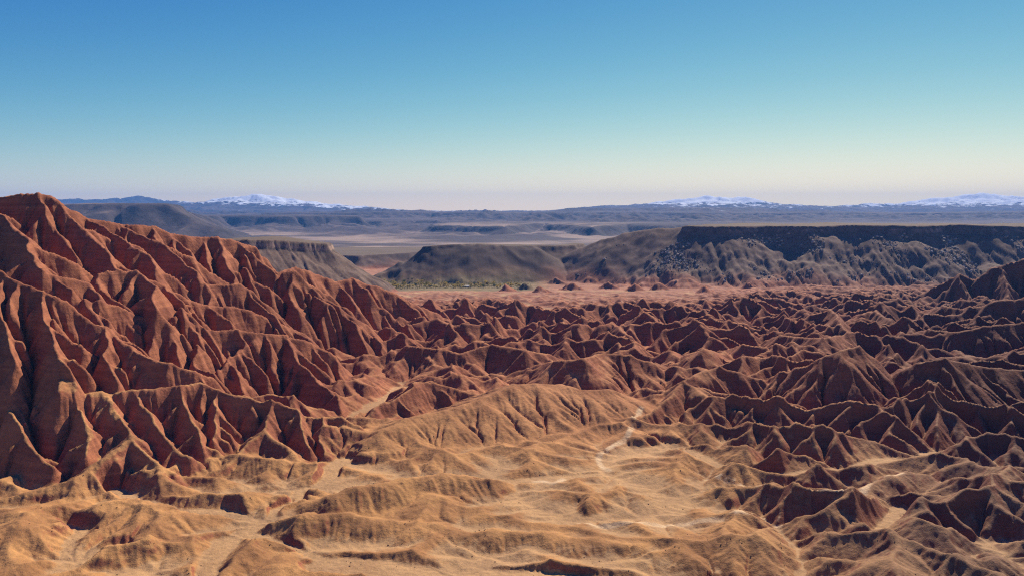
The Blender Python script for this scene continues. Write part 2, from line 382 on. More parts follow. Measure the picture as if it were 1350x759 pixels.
def line_dist(x, y, pts, rad):
    out = np.full(x.shape, 1e3)
    for a, b in zip(pts[:-1], pts[1:]):
        k = np.nonzero((x > min(a[0], b[0]) - rad) & (x < max(a[0], b[0]) + rad) & (y > min(a[1], b[1]) - rad) & (y < max(a[1], b[1]) + rad))
        if not len(k[0]): continue
        vx, vy = b[0] - a[0], b[1] - a[1]
        t = np.clip(((x[k] - a[0]) * vx + (y[k] - a[1]) * vy) / (vx * vx + vy * vy + 1e-6), 0, 1)
        out[k] = np.minimum(out[k], np.hypot(x[k] - a[0] - t * vx, y[k] - a[1] - t * vy))
    return out

KMUL = None
XW = YW = None
def grid(x0, x1, y0, y1, dx):
    xs = np.arange(x0, x1, dx, dtype=np.float64); ys = np.arange(y0, y1, dx, dtype=np.float64)
    return np.meshgrid(xs, ys)

def wash_floor(x, y):
    fl = floor_z(y) + 0.8 * fbm(x, y, 120, 2, 5) + 0.55 * fbm(x, y, 24, 3, 6)
    return fl

def base_near(x, y):
    """the uneroded shape of the badlands and the valley"""
    global XW, YW, KMUL
    fl = wash_floor(x, y)
    wa = np.interp(y, [150, 500, 1500], [1.0, 1.6, 4.0])
    XW = x + wa * (2.2 * fbm(x, y, 26, 3, 1) + 1.0 * perlin(x / 7, y / 7, 2)); YW = y + wa * (2.2 * fbm(x, y, 26, 3, 3) + 1.0 * perlin(x / 7, y / 7, 4))
    amp = rough_amp(x, y)
    wx = x + 9 * fbm(x, y, 55, 2, 21); wy = y + 9 * fbm(x, y, 55, 2, 22)
    if y.min() < 1300:
        t = sstep(y, 260, 420)
        qx = wx + 2.5 * fbm(x, y, 16, 2, 23); qy = wy + 2.5 * fbm(x, y, 16, 2, 24)
        rot = lambda a: (qx * math.cos(a) - (qy - 400) * math.sin(a), qx * math.sin(a) + (qy - 400) * math.cos(a))
        def fold(f, p, k):                                # mirrored repeat beyond the simulated patch
            W, H = f.x1 - f.x0 - 20, f.y1 - f.y0 - 20
            return (f.x0 + 10 + np.abs(np.mod(p[0] * k - f.x0 - 10, 2 * W) - W), f.y0 + 10 + np.abs(np.mod(p[1] * k - f.y0 - 10, 2 * H) - H))
        hn = DN.sample(*fold(DN, rot(0.5), 1.75)) / DN.ref; hf = DF.sample(*fold(DF, rot(0.55), 1.9)) / DF.ref
        z = fl - 0.2 + amp * np.where(y < 425, hn * (1 - t) + hf * t, hf)
    else:
        z = fl + 0.0
    if y.min() < 900:
        z = z + (0.3 + 0.09 * amp) * fbm(wx, wy, 15, 3, 31) * (1 - sstep(y, 700, 900))
    rf = np.full(x.shape, -80.0)
    seg_field(x, y, RIDGES, rf, -45)
    z = smax(z, rf, 0.7)
    if y.min() < 340:
        # dry stream beds with cut banks
        w_ = 2.2 * fbm(x, y, 18, 3, 33)
        for pts, wid in WASHES:
            dl = line_dist(x, y, pts, 30) + w_
            z = np.minimum(z, fl + 0.15 + np.maximum(dl - wid, 0) * (0.55 + 1.6 * sstep(fbm(x, y, 22, 2, 34), -0.1, 0.5)))
        h = z - fl; hb = 2.4 + 1.2 * fbm(x, y, 40, 2, 35)
        tt = np.clip(h / hb, 0, 1)
        bank = np.where(h < hb, hb * (0.25 * tt + 0.75 * sstep(tt, 0.22, 0.62)), h)
        kb = sstep(fbm(x, y, 30, 2, 36), 0.2, 0.55) * (1 - sstep(y, 280, 340))
        z = np.where(h > 0, fl + h + (bank - h) * kb, z)
    # table lands
    z_clay = z.copy()
    wX = x + 8 * fbm(x, y, 110, 2, 41) + 1.5 * perlin(x / 14, y / 14, 42); wY = y + 12 * fbm(x, y, 120, 2, 43) + 2.0 * perlin(x / 12, y / 16, 44)
    for nm, poly, top, cl, sl in MESAS:
        ys = [p[1] for p in poly]
        if min(ys) - 250 > y.max(): continue
        sd = poly_sd(wX, wY, poly)
        if nm == 'bluff': top = top - 9 * sstep(x, -320, -222)
        rib = 1 + 0.28 * fbm(x, y, 60, 2, 47)
        dd = np.maximum(sd, 0)
        run = np.maximum(dd - cl * 0.35, 0)
        steep = np.clip((7 if nm == 'mesa' else 6) + 40 * fbm(x, y, 75, 3, 76), 2, 48); low = 0.55 if nm == 'mesa' else sl
        h = top - cl * sstep(dd, 0, cl * 0.35) - 0.98 * np.minimum(run, steep) - low * np.maximum(run - steep, 0) * (1 - 0.12 * sstep(run, 60, 170)) + (5.5 * fbm(x, y, 170, 4, 45) if nm != 'bank' else 0.8 * fbm(x, y, 90, 2, 45))
        ax_ = x + 0.35 * (y - 1200) * fbm(x, y, 200, 1, 48); gl = sstep(run, 4, 60) * (1 - 0.5 * sstep(run, 110, 160)) * (1.0 if nm == 'mesa' else 0.6)
        h = h - gl * (7 * np.abs(perlin(ax_ / 36, run / 420, 49)) + 3.5 * np.abs(perlin(ax_ / 14, run / 260, 50))) + 2.5 * gl
        h = h + sstep(run, 0, 20) * (0.8 * fbm(x, y, 22, 4, 46, 0.6))
        z = smax(z, h, 2.0)
    if y.max() > 1150:
        nf = np.full(x.shape, -80.0)
        XW = x + 10 * fbm(x, y, 60, 3, 69); YW = y + 10 * fbm(x, y, 60, 3, 70)
        seg_field(x, y, [q[1:] for q in NOSES], nf, -45)
        up_ = sstep(nf, -40, 0)
        nf = nf - up_ * (7 * np.abs(perlin(x / 48 + 0.5 * fbm(x, y, 60, 2, 73), y / 90, 74)) - 2.5)
        z = smax(z, nf, 4.0)
    KMUL = (1 - 0.75 * sstep(z - z_clay, 0.5, 5)).astype(f32)
    return z, fl

def base_far(x, y):
    global XW, YW
    fl = floor_z(y) + 6 * fbm(x, y, 1500, 3, 51) * sstep(y, 2500, 4000)
    XW = x + 60 * fbm(x, y, 900, 3, 52); YW = y + 60 * fbm(x, y, 900, 3, 53)
    W, H = DF.x1 - DF.x0 - 20, DF.y1 - DF.y0 - 20
    ca, sa = math.cos(0.3), math.sin(0.3)
    qx, qy = (XW * ca - YW * sa) / 3.2, (XW * sa + YW * ca) / 3.2
    dn = DF.sample(DF.x0 + 10 + np.abs(np.mod(qx - DF.x0 - 10, 2 * W) - W), DF.y0 + 10 + np.abs(np.mod(qy - DF.y0 - 10, 2 * H) - H)) / DF.ref
    big = np.clip(0.75 + 1.1 * fbm(x, y, 1800, 2, 54), 0.1, 1.5)
    z = fl + dn * big * np.interp(y, [2600, 3400, 4300, 5200, 6500, 9000], [2, 7, 20, 40, 48, 48])
    wX = x + 170 * fbm(x, y, 700, 4, 55); wY = y + 330 * fbm(x, y, 900, 4, 56)
    for nm, poly, top, cl, sl in FAR_MESAS:
        sd = poly_sd(wX, wY, poly)
        dd = np.maximum(sd, 0)
        h = top - cl * sstep(dd, 0, cl * 1.6) - 1.6 * sl * np.maximum(dd - cl, 0) + 13 * fbm(x, y, 1300, 4, 57)
        h = h - (46 * np.abs(perlin(XW / 420, YW / 700, 59)) + 22 * np.abs(perlin(XW / 150, YW / 300, 60))) * sstep(dd, 0, 220)
        z = smax(z, h, 8.0)
    return z, fl

def base_mount(x, y):
    global XW, YW
    fl = floor_z(y) + 0 * x
    XW = x + 160 * fbm(x, y, 900, 4, 61); YW = y + 260 * fbm(x, y, 1200, 4, 62)
    z = fl + 40 * np.clip(ridged(XW, YW, 1500, 3, 63), 0, 1)
    rf = np.full(x.shape, -200.0)
    seg_field(x, y, FAR_RIDGES, rf, 0)
    rb = np.full(x.shape, -200.0)
    seg_field(x, y, [([(q[0], q[1], q[2] - 70) for q in pts], 0.085, 40) for pts, _, _ in FAR_RIDGES[1:]], rb, 0)
    rb = rb + (ridged(XW, YW, 700, 3, 65, 0.5) - 0.6) * 60 * np.clip((rb - fl) / 120, 0, 1)
    rf = smax(rf, rb, 20.0)
    rr = np.clip((rf - fl) / 250.0, 0, 1)
    rf = rf + (ridged(XW, YW, 520, 4, 64, 0.55) - 0.62) * 75 * np.sqrt(rr)
    return smax(z, rf, 10.0), fl

# ------------------------------------------------------------------ erosion
OFF = [(0, 1), (0, -1), (1, 0), (-1, 0), (1, 1), (1, -1), (-1, 1), (-1, -1)]
def erode(z, A, dx, iters, K, fl, base, hold, diff, talus, relax_first=0, uplift=None, outlet=None):
    """running water: drainage area gathers downhill and gullies cut with area^0.5 * slope, while the crests are held up by the
    rock of the uneroded shape; crumbling limits the steepest faces"""
    ny, nx = z.shape
    zp = np.empty((ny + 2, nx + 2), f32); Fp = np.zeros((ny + 2, nx + 2), f32)
    z = z.astype(f32); A = A.astype(f32); fl = fl.astype(f32); base = base.astype(f32)
    cell = f32(dx * dx)
    dist = [dx] * 4 + [dx * 1.41421] * 4
    for it in range(relax_first + iters):
        zp[1:-1, 1:-1] = z
        zp[0, 1:-1] = z[0]; zp[-1, 1:-1] = z[-1]; zp[:, 0] = zp[:, 1]; zp[:, -1] = zp[:, -2]
        W = np.full((ny, nx), 1e-9, f32); smx = np.zeros((ny, nx), f32); ws = []
        for (dy_, dx_), ds in zip(OFF, dist):
            s = (z - zp[1 + dy_:ny + 1 + dy_, 1 + dx_:nx + 1 + dx_]) * f32(1.0 / ds)
            np.maximum(s, 0, out=s)
            np.maximum(smx, s, out=smx)
            s = s * s * s if uplift is None else s * np.sqrt(s)
            W += s; ws.append(s)
        fr = A / W
        A = np.full((ny, nx), cell, f32)
        for (dy_, dx_), w in zip(OFF, ws):
            Fp[1:-1, 1:-1] = fr * w
            A += Fp[1 - dy_:ny + 1 - dy_, 1 - dx_:nx + 1 - dx_]
        if it < relax_first: continue
        e = (f32(K) if np.isscalar(K) else K) * np.sqrt(A) * smx
        np.minimum(e, smx * f32(0.45 * dx), out=e)
        lap = zp[:-2, 1:-1] + zp[2:, 1:-1] + zp[1:-1, :-2] + zp[1:-1, 2:] - 4 * z
        ex = np.maximum(smx - f32(talus), 0) * f32(dx * 0.15)
        z = z - e - ex + f32(diff) * lap + f32(hold) * (base - z)
        pit = smx <= 1e-7
        z[pit] += f32(0.02 * dx)
        if uplift is not None:
            z += uplift; z[outlet] = 0
        z = np.maximum(z, fl)
    return z, A

def up2(a, shape):
    ny, nx = a.shape
    yi = np.linspace(0, ny - 1, shape[0]); xi = np.linspace(0, nx - 1, shape[1])
    y0 = np.minimum(yi.astype(int), ny - 2); x0 = np.minimum(xi.astype(int), nx - 2)
    fy = (yi - y0)[:, None].astype(f32); fx = (xi - x0)[None].astype(f32)
    r = a[y0] * (1 - fy) + a[y0 + 1] * fy
    return r[:, x0] * (1 - fx) + r[:, x0 + 1] * fx

def rills(z, dx, length, seed):
    """fine water-worn streaks: grain smeared along the fall of the slope"""
    rs = np.random.RandomState(seed)
    n = rs.standard_normal(z.shape).astype(f32)
    zs = z
    for _ in range(3):
        zs = 0.25 * (np.roll(zs, 1, 0) + np.roll(zs, -1, 0) + np.roll(zs, 1, 1) + np.roll(zs, -1, 1))
    gy, gx = np.gradient(zs, dx)
    sl = np.sqrt(gx * gx + gy * gy)
    ux = (gx / (sl + 1e-4)).astype(f32); uy = (gy / (sl + 1e-4)).astype(f32)
    ny, nx = z.shape
    acc = n.copy()
    for sgn in (1, -1):
        px_, py_ = np.meshgrid(np.arange(nx, dtype=f32), np.arange(ny, dtype=f32))
        for k in range(length):
            ix = np.clip(px_, 0, nx - 1).astype(np.int32); iy = np.clip(py_, 0, ny - 1).astype(np.int32)
            px_ += sgn * ux[iy, ix]; py_ += sgn * uy[iy, ix]
            ix = np.clip(np.rint(px_), 0, nx - 1).astype(np.int32); iy = np.clip(np.rint(py_), 0, ny - 1).astype(np.int32)
            acc += n[iy, ix]
    acc = 0.5 * acc + 0.125 * (np.roll(acc, 1, 0) + np.roll(acc, -1, 0) + np.roll(acc, 1, 1) + np.roll(acc, -1, 1))
    acc /= acc.std()
    return acc * sstep(sl, 0.10, 0.55).astype(f32)

def crisp(z, n, k):
    """lift what stands above its surroundings, so that crests and gullies keep an edge"""
    b = z
    for _ in range(n):
        b = 0.25 * (np.roll(b, 1, 0) + np.roll(b, -1, 0) + np.roll(b, 1, 1) + np.roll(b, -1, 1))
    return (z + k * (z - b)).astype(f32)

class Field:
    def __init__(s, x0, y0, dx, z, A):
        s.x0, s.y0, s.dx, s.z, s.A = x0, y0, dx, z, A
        s.x1 = x0 + (z.shape[1] - 1) * dx; s.y1 = y0 + (z.shape[0] - 1) * dx
    def sample(s, x, y, what='z', cubic=True):
        a = getattr(s, what)
        ny, nx = a.shape
        gx = np.clip((x - s.x0) / s.dx, 1, nx - 3.001); gy = np.clip((y - s.y0) / s.dx, 1, ny - 3.001)
        ix = gx.astype(np.int32); iy = gy.astype(np.int32)
        fx = (gx - ix).astype(f32); fy = (gy - iy).astype(f32)
        if not cubic:
            return (a[iy, ix] * (1 - fx) + a[iy, ix + 1] * fx) * (1 - fy) + (a[iy + 1, ix] * (1 - fx) + a[iy + 1, ix + 1] * fx) * fy
        def w(t):
            return [((-0.5 * t + 1) * t - 0.5) * t, (1.5 * t - 2.5) * t * t + 1, ((-1.5 * t + 2) * t + 0.5) * t, (0.5 * t - 0.5) * t * t]
        wx = w(fx); wy = w(fy)
        r = 0
        for j in range(4):
            q = 0
            for i in range(4):
                q = q + wx[i] * a[iy + j - 1, ix + i - 1]
            r = r + wy[j] * q
        return r
    def weight(s, x, y, m):
        return sstep(x, s.x0 + 1.5 * s.dx, s.x0 + m) * (1 - sstep(x, s.x1 - m, s.x1 - 3 * s.dx)) * sstep(y, s.y0 + 1.5 * s.dx, s.y0 + m) * (1 - sstep(y, s.y1 - m, s.y1 - 3 * s.dx))

def dendritic(box, dx, wl, iters, seed, U=0.11, K=0.022, talus=0.85):
    """a land of branching ridges: steady uplift cut down by streams that drain to a net of washes"""
    X, Y = grid(*box, dx)
    wx = X + 0.22 * wl * fbm(X, Y, wl * 0.7, 3, seed); wy = Y + 0.22 * wl * fbm(X, Y, wl * 0.7, 3, seed + 1)
    out = np.abs(perlin(wx / wl, wy / wl * 1.25, seed + 2)) < 1.1 * dx / wl
    z = (1.2 * fbm(X, Y, dx * 6, 3, seed + 3) + 3.0 * np.minimum(np.abs(perlin(wx / wl, wy / wl * 1.25, seed + 2)), 0.5)).astype(f32)
    z -= z.min(); z[out] = 0
    A = np.full(z.shape, dx * dx, f32)
    fl = np.where(out, 0, -1e3).astype(f32)
    Kf = (K * np.clip(1 + 1.3 * fbm(X, Y, dx * 7, 3, seed + 6), 0.25, 2.2)).astype(f32)
    up = U * (1 + 0.7 * fbm(X, Y, wl * 0.8, 2, seed + 4)).astype(f32)
    step = 10
    for k in range(iters // step):
        z2, A = erode(z, A, dx, step, Kf, fl, z, 0.0, 0.010, talus, relax_first=6 if k else 40, uplift=up, outlet=out)
        z = z2
    return Field(box[0], box[2], dx, z.astype(f32), A)

def simulate(box, dxs, base, sched, start=None):
    x0, x1, y0, y1 = box
    z = A = None
    for dx, (iters, K, hold, diff, talus) in zip(dxs, sched):
        X, Y = grid(x0, x1, y0, y1, dx)
        bz, fl = base(X, Y)
        bz = bz + 0.12 * dx * fbm(X, Y, dx * 5, 2, 71)
        if z is None:
            z, A = (bz, np.full(bz.shape, dx * dx, f32)) if start is None else start(X, Y)
            rf = 50 if start is None else 10
        else:
            z = up2(z, X.shape); A = up2(A, X.shape)
            rf = 8
        z, A = erode(z, A, dx, iters, K * KMUL if base is base_near else K, fl - 1.0, bz, hold, diff, talus, relax_first=rf)
        print('  sim', dx, z.shape, round(time.time() - T0, 1))
    return Field(x0, y0, dxs[-1], z, A)

near_f = mid_f = None
DN = dendritic((-470, 470, -420, 260), 2.0, 95, 420, 301)
DF = dendritic((-1150, 1100, -750, 1250), 3.6, 170, 420, 331)
for q in (DN, DF):
    q.ref = float(np.percentile(q.z, 88)); print('  dendritic', q.z.shape, q.ref, round(time.time() - T0, 1))
mid_f = simulate((-760, 1000, 60, 1280), (2.4, 1.2), base_near, ((70, 0.011, 0.03, 0.01, 1.3), (55, 0.016, 0.03, 0.002, 1.8)))
near_f = simulate((-300, 320, 120, 440), (0.5,), base_near, ((60, 0.0125, 0.03, 0.005, 2.2),),
                  start=lambda X, Y: (mid_f.sample(X, Y), mid_f.sample(X, Y, 'A', False)))
val_f = simulate((-1150, 1750, 880, 2600), (6.0, 3.0), base_near, ((40, 0.006, 0.03, 0.005, 4.0), (40, 0.006, 0.04, 0.002, 6.0)))
mid_f.z = crisp(mid_f.z, 14, (0.34 - 0.24 * sstep(mid_f.y0 + 1.2 * np.arange(mid_f.z.shape[0])[:, None], 900, 1120))); near_f.z = crisp(near_f.z, 24, 0.45)
near_f.z = near_f.z + f32(0.15) * rills(near_f.z, 0.5, 9, 1)
mid_f.z = mid_f.z + (0.42 + 0.20 * sstep(mid_f.y0 + 1.2 * np.arange(mid_f.z.shape[0])[:, None], 1050, 1150)).astype(f32) * rills(mid_f.z, 1.2, 9, 2)
print('rills', round(time.time() - T0, 1))
far_f = simulate((-5600, 6600, 2350, 9900), (40.0, 14.0), base_far, ((60, 0.012, 0.03, 0.005, 1.5), (50, 0.012, 0.03, 0.003, 1.5)))
mnt_f = simulate((-12300, 12000, 10200, 14800), (60.0, 26.0), base_mount, ((60, 0.018, 0.03, 0.004, 1.5), (60, 0.018, 0.03, 0.003, 1.5)))
print('terrain sims', round(time.time() - T0, 1))

def height(x, y, detail=True):
    """the finished land: returns z and drainage area"""
    z = np.empty(x.shape, f32); A = np.ones(x.shape, f32)
    z[:] = wash_floor(x, y)
    for f, m in ((mnt_f, 500), (far_f, 220), (val_f, 60), (mid_f, 60), (near_f, 14)):
        w = f.weight(x, y, m)
        if f is far_f: w = w * (1 - sstep(y, 9300, 9850))
        k = w > 0
        if not k.any(): continue
        zz = f.sample(x[k], y[k]); aa = f.sample(x[k], y[k], 'A', False)
        z[k] += w[k].astype(f32) * (zz - z[k]); A[k] += w[k].astype(f32) * (aa - A[k])
    if detail:
        k = y < 1500
        xx, yy = x[k], y[k]
        n = 0.16 * fbm(xx, yy, 5.0, 3, 81) + 0.10 * ridged(xx, yy, 2.2, 2, 82)
        n = n * np.interp(yy, [150, 500, 1500], [0.8, 1.3, 3.0])
        z[k] += n.astype(f32)
    return z, A

# ------------------------------------------------------------------ materials
def new_mat(name):
    m = bpy.data.materials.new(name); m.use_nodes = True
    nt = m.node_tree; nt.nodes.clear()
    out = nt.nodes.new('ShaderNodeOutputMaterial'); b = nt.nodes.new('ShaderNodeBsdfPrincipled')
    nt.links.new(b.outputs[0], out.inputs['Surface'])
    b.inputs['Specular IOR Level'].default_value = 0.15
    b.inputs['Roughness'].default_value = 0.95
    return m, nt, b

class NT:
    """small helper for writing node graphs"""
    def __init__(s, nt): s.nt = nt
    def node(s, t, **kw):
        n = s.nt.nodes.new(t)
        for k, v in kw.items(): setattr(n, k, v)
        return n
    def put(s, sock, v):
        if isinstance(v, bpy.types.NodeSocket): s.nt.links.new(v, sock)
        else: sock.default_value = v
    def attr(s, name): return s.node('ShaderNodeAttribute', attribute_name=name).outputs['Fac']
    def math(s, op, a, b=0.0, c=None, clamp=False):
        n = s.node('ShaderNodeMath', operation=op, use_clamp=clamp)
        s.put(n.inputs[0], a); s.put(n.inputs[1], b)
        if c is not None: s.put(n.inputs[2], c)
        return n.outputs[0]
    def mix(s, f, a, b, mode='MIX'):
        n = s.node('ShaderNodeMix', data_type='RGBA', blend_type=mode)
        s.put(n.inputs[0], f)
        for sock, v in ((n.inputs[6], a), (n.inputs[7], b)):
            s.put(sock, v if isinstance(v, bpy.types.NodeSocket) else (*v, 1.0))
        return n.outputs[2]
    def noise(s, vec, scale, detail=4.0, rough=0.55, dist=0.0):
        n = s.node('ShaderNodeTexNoise')
        s.put(n.inputs['Vector'], vec); n.inputs['Scale'].default_value = scale
        n.inputs['Detail'].default_value = detail; n.inputs['Roughness'].default_value = rough; n.inputs['Distortion'].default_value = dist
        return n.outputs['Fac']
    def ramp(s, v, lo, hi, a=0.0, b=1.0):
        n = s.node('ShaderNodeMapRange', interpolation_type='SMOOTHSTEP')
        s.put(n.inputs[0], v)
        for i, q in enumerate((lo, hi, a, b)): n.inputs[1 + i].default_value = q
        return n.outputs[0]

RED, RED2 = (0.385, 0.142, 0.066), (0.250, 0.084, 0.044)
TAN, TAN2 = (0.490, 0.245, 0.088), (0.320, 0.150, 0.058)
SAND = (0.500, 0.305, 0.140)
PINK = (0.43, 0.205, 0.115)

def land_material():
    m, nt, b = new_mat('weathered_clay')
    N = NT(nt)
    geo = N.node('ShaderNodeNewGeometry')
    pos = geo.outputs['Position']
    sep = N.node('ShaderNodeSeparateXYZ'); N.put(sep.inputs[0], pos)
    nsep = N.node('ShaderNodeSeparateXYZ'); N.put(nsep.inputs[0], geo.outputs['Normal'])
    nz = nsep.outputs[2]
    n_big = N.noise(pos, 0.012, 3); n_mid = N.noise(pos, 0.09, 5, 0.6); n_fine = N.noise(pos, 0.9, 5, 0.65); n_grit = N.noise(pos, 4.5, 3, 0.7)
    # beds of rock: layers at even heights, gently warped
    cb = N.node('ShaderNodeCombineXYZ')
    N.put(cb.inputs[0], N.math('MULTIPLY', sep.outputs[0], 0.02)); N.put(cb.inputs[1], N.math('MULTIPLY', sep.outputs[1], 0.02))
    N.put(cb.inputs[2], N.math('MULTIPLY', sep.outputs[2], 0.8))
    beds = N.noise(cb.outputs[0], 1.0, 4, 0.6, 0.3)
    red = N.mix(N.ramp(N.math('ADD', N.math('MULTIPLY', beds, 0.6), N.math('MULTIPLY', n_mid, 0.4)), 0.35, 0.65), RED2, RED)
    red = N.mix(N.math('MULTIPLY', N.ramp(beds, 0.60, 0.72), 0.15), red, (0.42, 0.18, 0.09))
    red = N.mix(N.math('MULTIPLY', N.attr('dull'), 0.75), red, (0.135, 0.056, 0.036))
    tan = N.mix(N.ramp(n_mid, 0.35, 0.65), TAN2, TAN)
    tan = N.mix(N.ramp(sep.outputs[1], 205, 310), tan, N.mix(N.ramp(n_mid, 0.35, 0.65), (0.310, 0.122, 0.052), (0.470, 0.205, 0.090)))
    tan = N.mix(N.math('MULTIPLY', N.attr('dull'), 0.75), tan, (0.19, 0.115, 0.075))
    tan = N.mix(N.attr('pink'), tan, N.mix(N.ramp(n_mid, 0.35, 0.65), (0.30, 0.135, 0.085), PINK))
    # the tan crust lies on gentle ground, the red clay shows where it is steep
    k = N.math('ADD', nz, N.math('MULTIPLY', N.math('SUBTRACT', n_mid, 0.5), 0.24))
    k = N.math('ADD', k, N.math('MULTIPLY', N.math('SUBTRACT', n_fine, 0.5), 0.16))
    k = N.math('ADD', k, N.math('MULTIPLY', N.math('SUBTRACT', N.attr('crust'), 0.5), 0.36))
    crust = N.ramp(k, 0.74, 0.93)
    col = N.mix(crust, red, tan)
    sand = N.math('MULTIPLY', N.attr('sand'), N.ramp(nz, 0.86, 0.97))
    col = N.mix(sand, col, N.mix(n_mid, (0.38, 0.235, 0.12), SAND))
    # grey scree on the dark hills
    scree = N.mix(N.ramp(N.noise(pos, 0.05, 4, 0.65), 0.4, 0.62), (0.112, 0.066, 0.046), (0.185, 0.118, 0.082))
    scree = N.mix(N.ramp(N.noise(pos, 0.35, 3, 0.7), 0.60, 0.72), scree, (0.26, 0.20, 0.155))
    rock = N.mix(N.ramp(n_mid, 0.4, 0.6), (0.095, 0.064, 0.050), (0.155, 0.106, 0.080))
    cliff = N.mix(N.ramp(N.noise(pos, 0.5, 3, 0.7), 0.35, 0.65), (0.26, 0.165, 0.12), (0.42, 0.28, 0.20))
    rock = N.mix(N.ramp(nz, 0.40, 0.56), cliff, rock)
    scree = N.mix(N.ramp(nz, 0.60, 0.80), rock, scree)
    scree = N.mix(N.math('MULTIPLY', N.attr('dull'), N.ramp(sep.outputs[0], 100, 60)), scree, (0.070, 0.046, 0.038))  # central hill: its shadow is painted in as a darker scree colour
    scree = N.mix(N.ramp(nz, 0.95, 0.99), scree, (0.15, 0.105, 0.07))
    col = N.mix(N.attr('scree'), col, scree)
    col = N.mix(N.attr('green'), col, N.mix(N.ramp(n_mid, 0.35, 0.65), (0.150, 0.115, 0.05), (0.23, 0.165, 0.085)))
    col = N.mix(N.math('MULTIPLY', N.math('MULTIPLY', N.attr('trail'), 0.95), N.ramp(nz, 0.78, 0.92)), col, (0.66, 0.46, 0.26))
    col = N.mix(N.math('MULTIPLY', N.attr('salt'), N.ramp(n_mid, 0.3, 0.5)), col, (0.62, 0.50, 0.40))
    # speckle of stones and small stains
    sp = N.math('ADD', N.math('MULTIPLY', n_grit, 0.5), N.math('MULTIPLY', n_fine, 0.5))
    v = N.ramp(sp, 0.25, 0.75, 0.74, 1.24)
    v = N.math('MULTIPLY', v, N.ramp(n_big, 0.3, 0.7, 0.90, 1.10))
    col = N.mix(1.0, col, v, 'MULTIPLY')
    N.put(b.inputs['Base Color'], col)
    bm1 = N.node('ShaderNodeBump'); bm1.inputs['Strength'].default_value = 0.55; bm1.inputs['Distance'].default_value = 0.5
    h = N.math('ADD', n_fine, N.math('MULTIPLY', n_grit, 0.35))
    h = N.math('ADD', h, N.math('MULTIPLY', N.math('MULTIPLY', beds, N.math('SUBTRACT', 1.0, crust)), 0.4))
    N.put(bm1.inputs['Height'], h)
    N.put(b.inputs['Normal'], bm1.outputs[0])
    return m

def far_material():
    m, nt, b = new_mat('far_desert')
    N = NT(nt)
    geo = N.node('ShaderNodeNewGeometry'); pos = geo.outputs['Position']
    nsep = N.node('ShaderNodeSeparateXYZ'); N.put(nsep.inputs[0], geo.outputs['Normal']); nz = nsep.outputs[2]
    sep = N.node('ShaderNodeSeparateXYZ'); N.put(sep.inputs[0], pos)
    n1 = N.noise(pos, 0.0016, 5, 0.6); n2 = N.noise(pos, 0.012, 5, 0.65)
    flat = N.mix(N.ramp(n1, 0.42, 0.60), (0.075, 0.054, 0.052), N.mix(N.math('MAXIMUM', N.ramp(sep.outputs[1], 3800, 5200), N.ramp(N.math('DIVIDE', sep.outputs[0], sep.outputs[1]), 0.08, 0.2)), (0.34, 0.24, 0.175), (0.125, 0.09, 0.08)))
    steep = N.mix(N.ramp(n2, 0.35, 0.65), (0.045, 0.036, 0.037), (0.095, 0.070, 0.066))  # scarp shade painted in: steep far faces get a darker colour
    k = N.math('ADD', nz, N.math('MULTIPLY', N.math('SUBTRACT', n2, 0.5), 0.06))
    col = N.mix(N.ramp(k, 0.955, 0.995), steep, flat)
    snow_k = N.math('ADD', N.attr('snow'), N.math('MULTIPLY', N.math('SUBTRACT', N.noise(pos, 0.0045, 8, 0.75), 0.5), 2.8))
    snow_k = N.math('SUBTRACT', snow_k, N.ramp(nz, 0.80, 0.95, 0.22, 0.0))
    col = N.mix(N.ramp(snow_k, 0.42, 0.60), col, (0.80, 0.82, 0.86))
    N.put(b.inputs['Base Color'], col)
    bmp = N.node('ShaderNodeBump'); bmp.inputs['Strength'].default_value = 0.6; bmp.inputs['Distance'].default_value = 14
    N.put(bmp.inputs['Height'], n2); N.put(b.inputs['Normal'], bmp.outputs[0])
    return m

LAND, FAR = land_material(), far_material()

# ------------------------------------------------------------------ the land as meshes
def rows():
    d = [118.0]
    while d[-1] < 14300:
        q = d[-1]
        d.append(q * (1 + float(np.interp(q, [118, 450, 1500, 2600, 4000, 17000, 38000], [0.0021, 0.0024, 0.0028, 0.004, 0.005, 0.006, 0.05]))))
    return np.array(d)
DR = rows()
US = np.linspace(-0.84, 0.84, 1500)
Yg, Ug = np.meshgrid(DR, US, indexing='ij')
Xg = Yg * Ug
Zg, Ag = height(Xg, Yg)
print('polar sheet', Zg.shape, round(time.time() - T0, 1))

PXg = CX + Ug * FPX
def group_field(rs):
    global XW, YW
    X, Y = grid(-620, 420, 150, 700, 3.0)
    XW, YW = X, Y
    o = np.full(X.shape, -80.0)
    seg_field(X, Y, rs, o, -45)
    return Field(-620, 150, 3.0, o.astype(f32), None)
GF = {k: group_field(v) for k, v in GROUPS.items()}
LRF = GF['left']

def trail_points(pts, step=0.7):
    """footpath: screen-read waypoints are dropped onto the land, then smoothed"""
    out = []
    for px, py in pts:
        u = (px - CX) / FPX
        d = np.arange(130, 700, 0.5); z, _ = height(u * d, d, False)
        pyd = YH + (CAMZ - z) / d * FPX
        k = np.nonzero(pyd <= py)[0]
        dd = d[k[0]] if len(k) else 300.0
        out.append((u * dd, dd))
    p = np.array(out)
    for _ in range(3):                                # corner cutting
        q = np.empty((2 * len(p) - 2, 2)); q[0::2] = 0.75 * p[:-1] + 0.25 * p[1:]; q[1::2] = 0.25 * p[:-1] + 0.75 * p[1:]
        p = np.vstack([p[:1], q, p[-1:]])
    seg = np.hypot(*np.diff(p, axis=0).T); s = np.concatenate([[0], np.cumsum(seg)])
    t = np.arange(0, s[-1], step)
    return np.stack([np.interp(t, s, p[:, 0]), np.interp(t, s, p[:, 1])], 1)

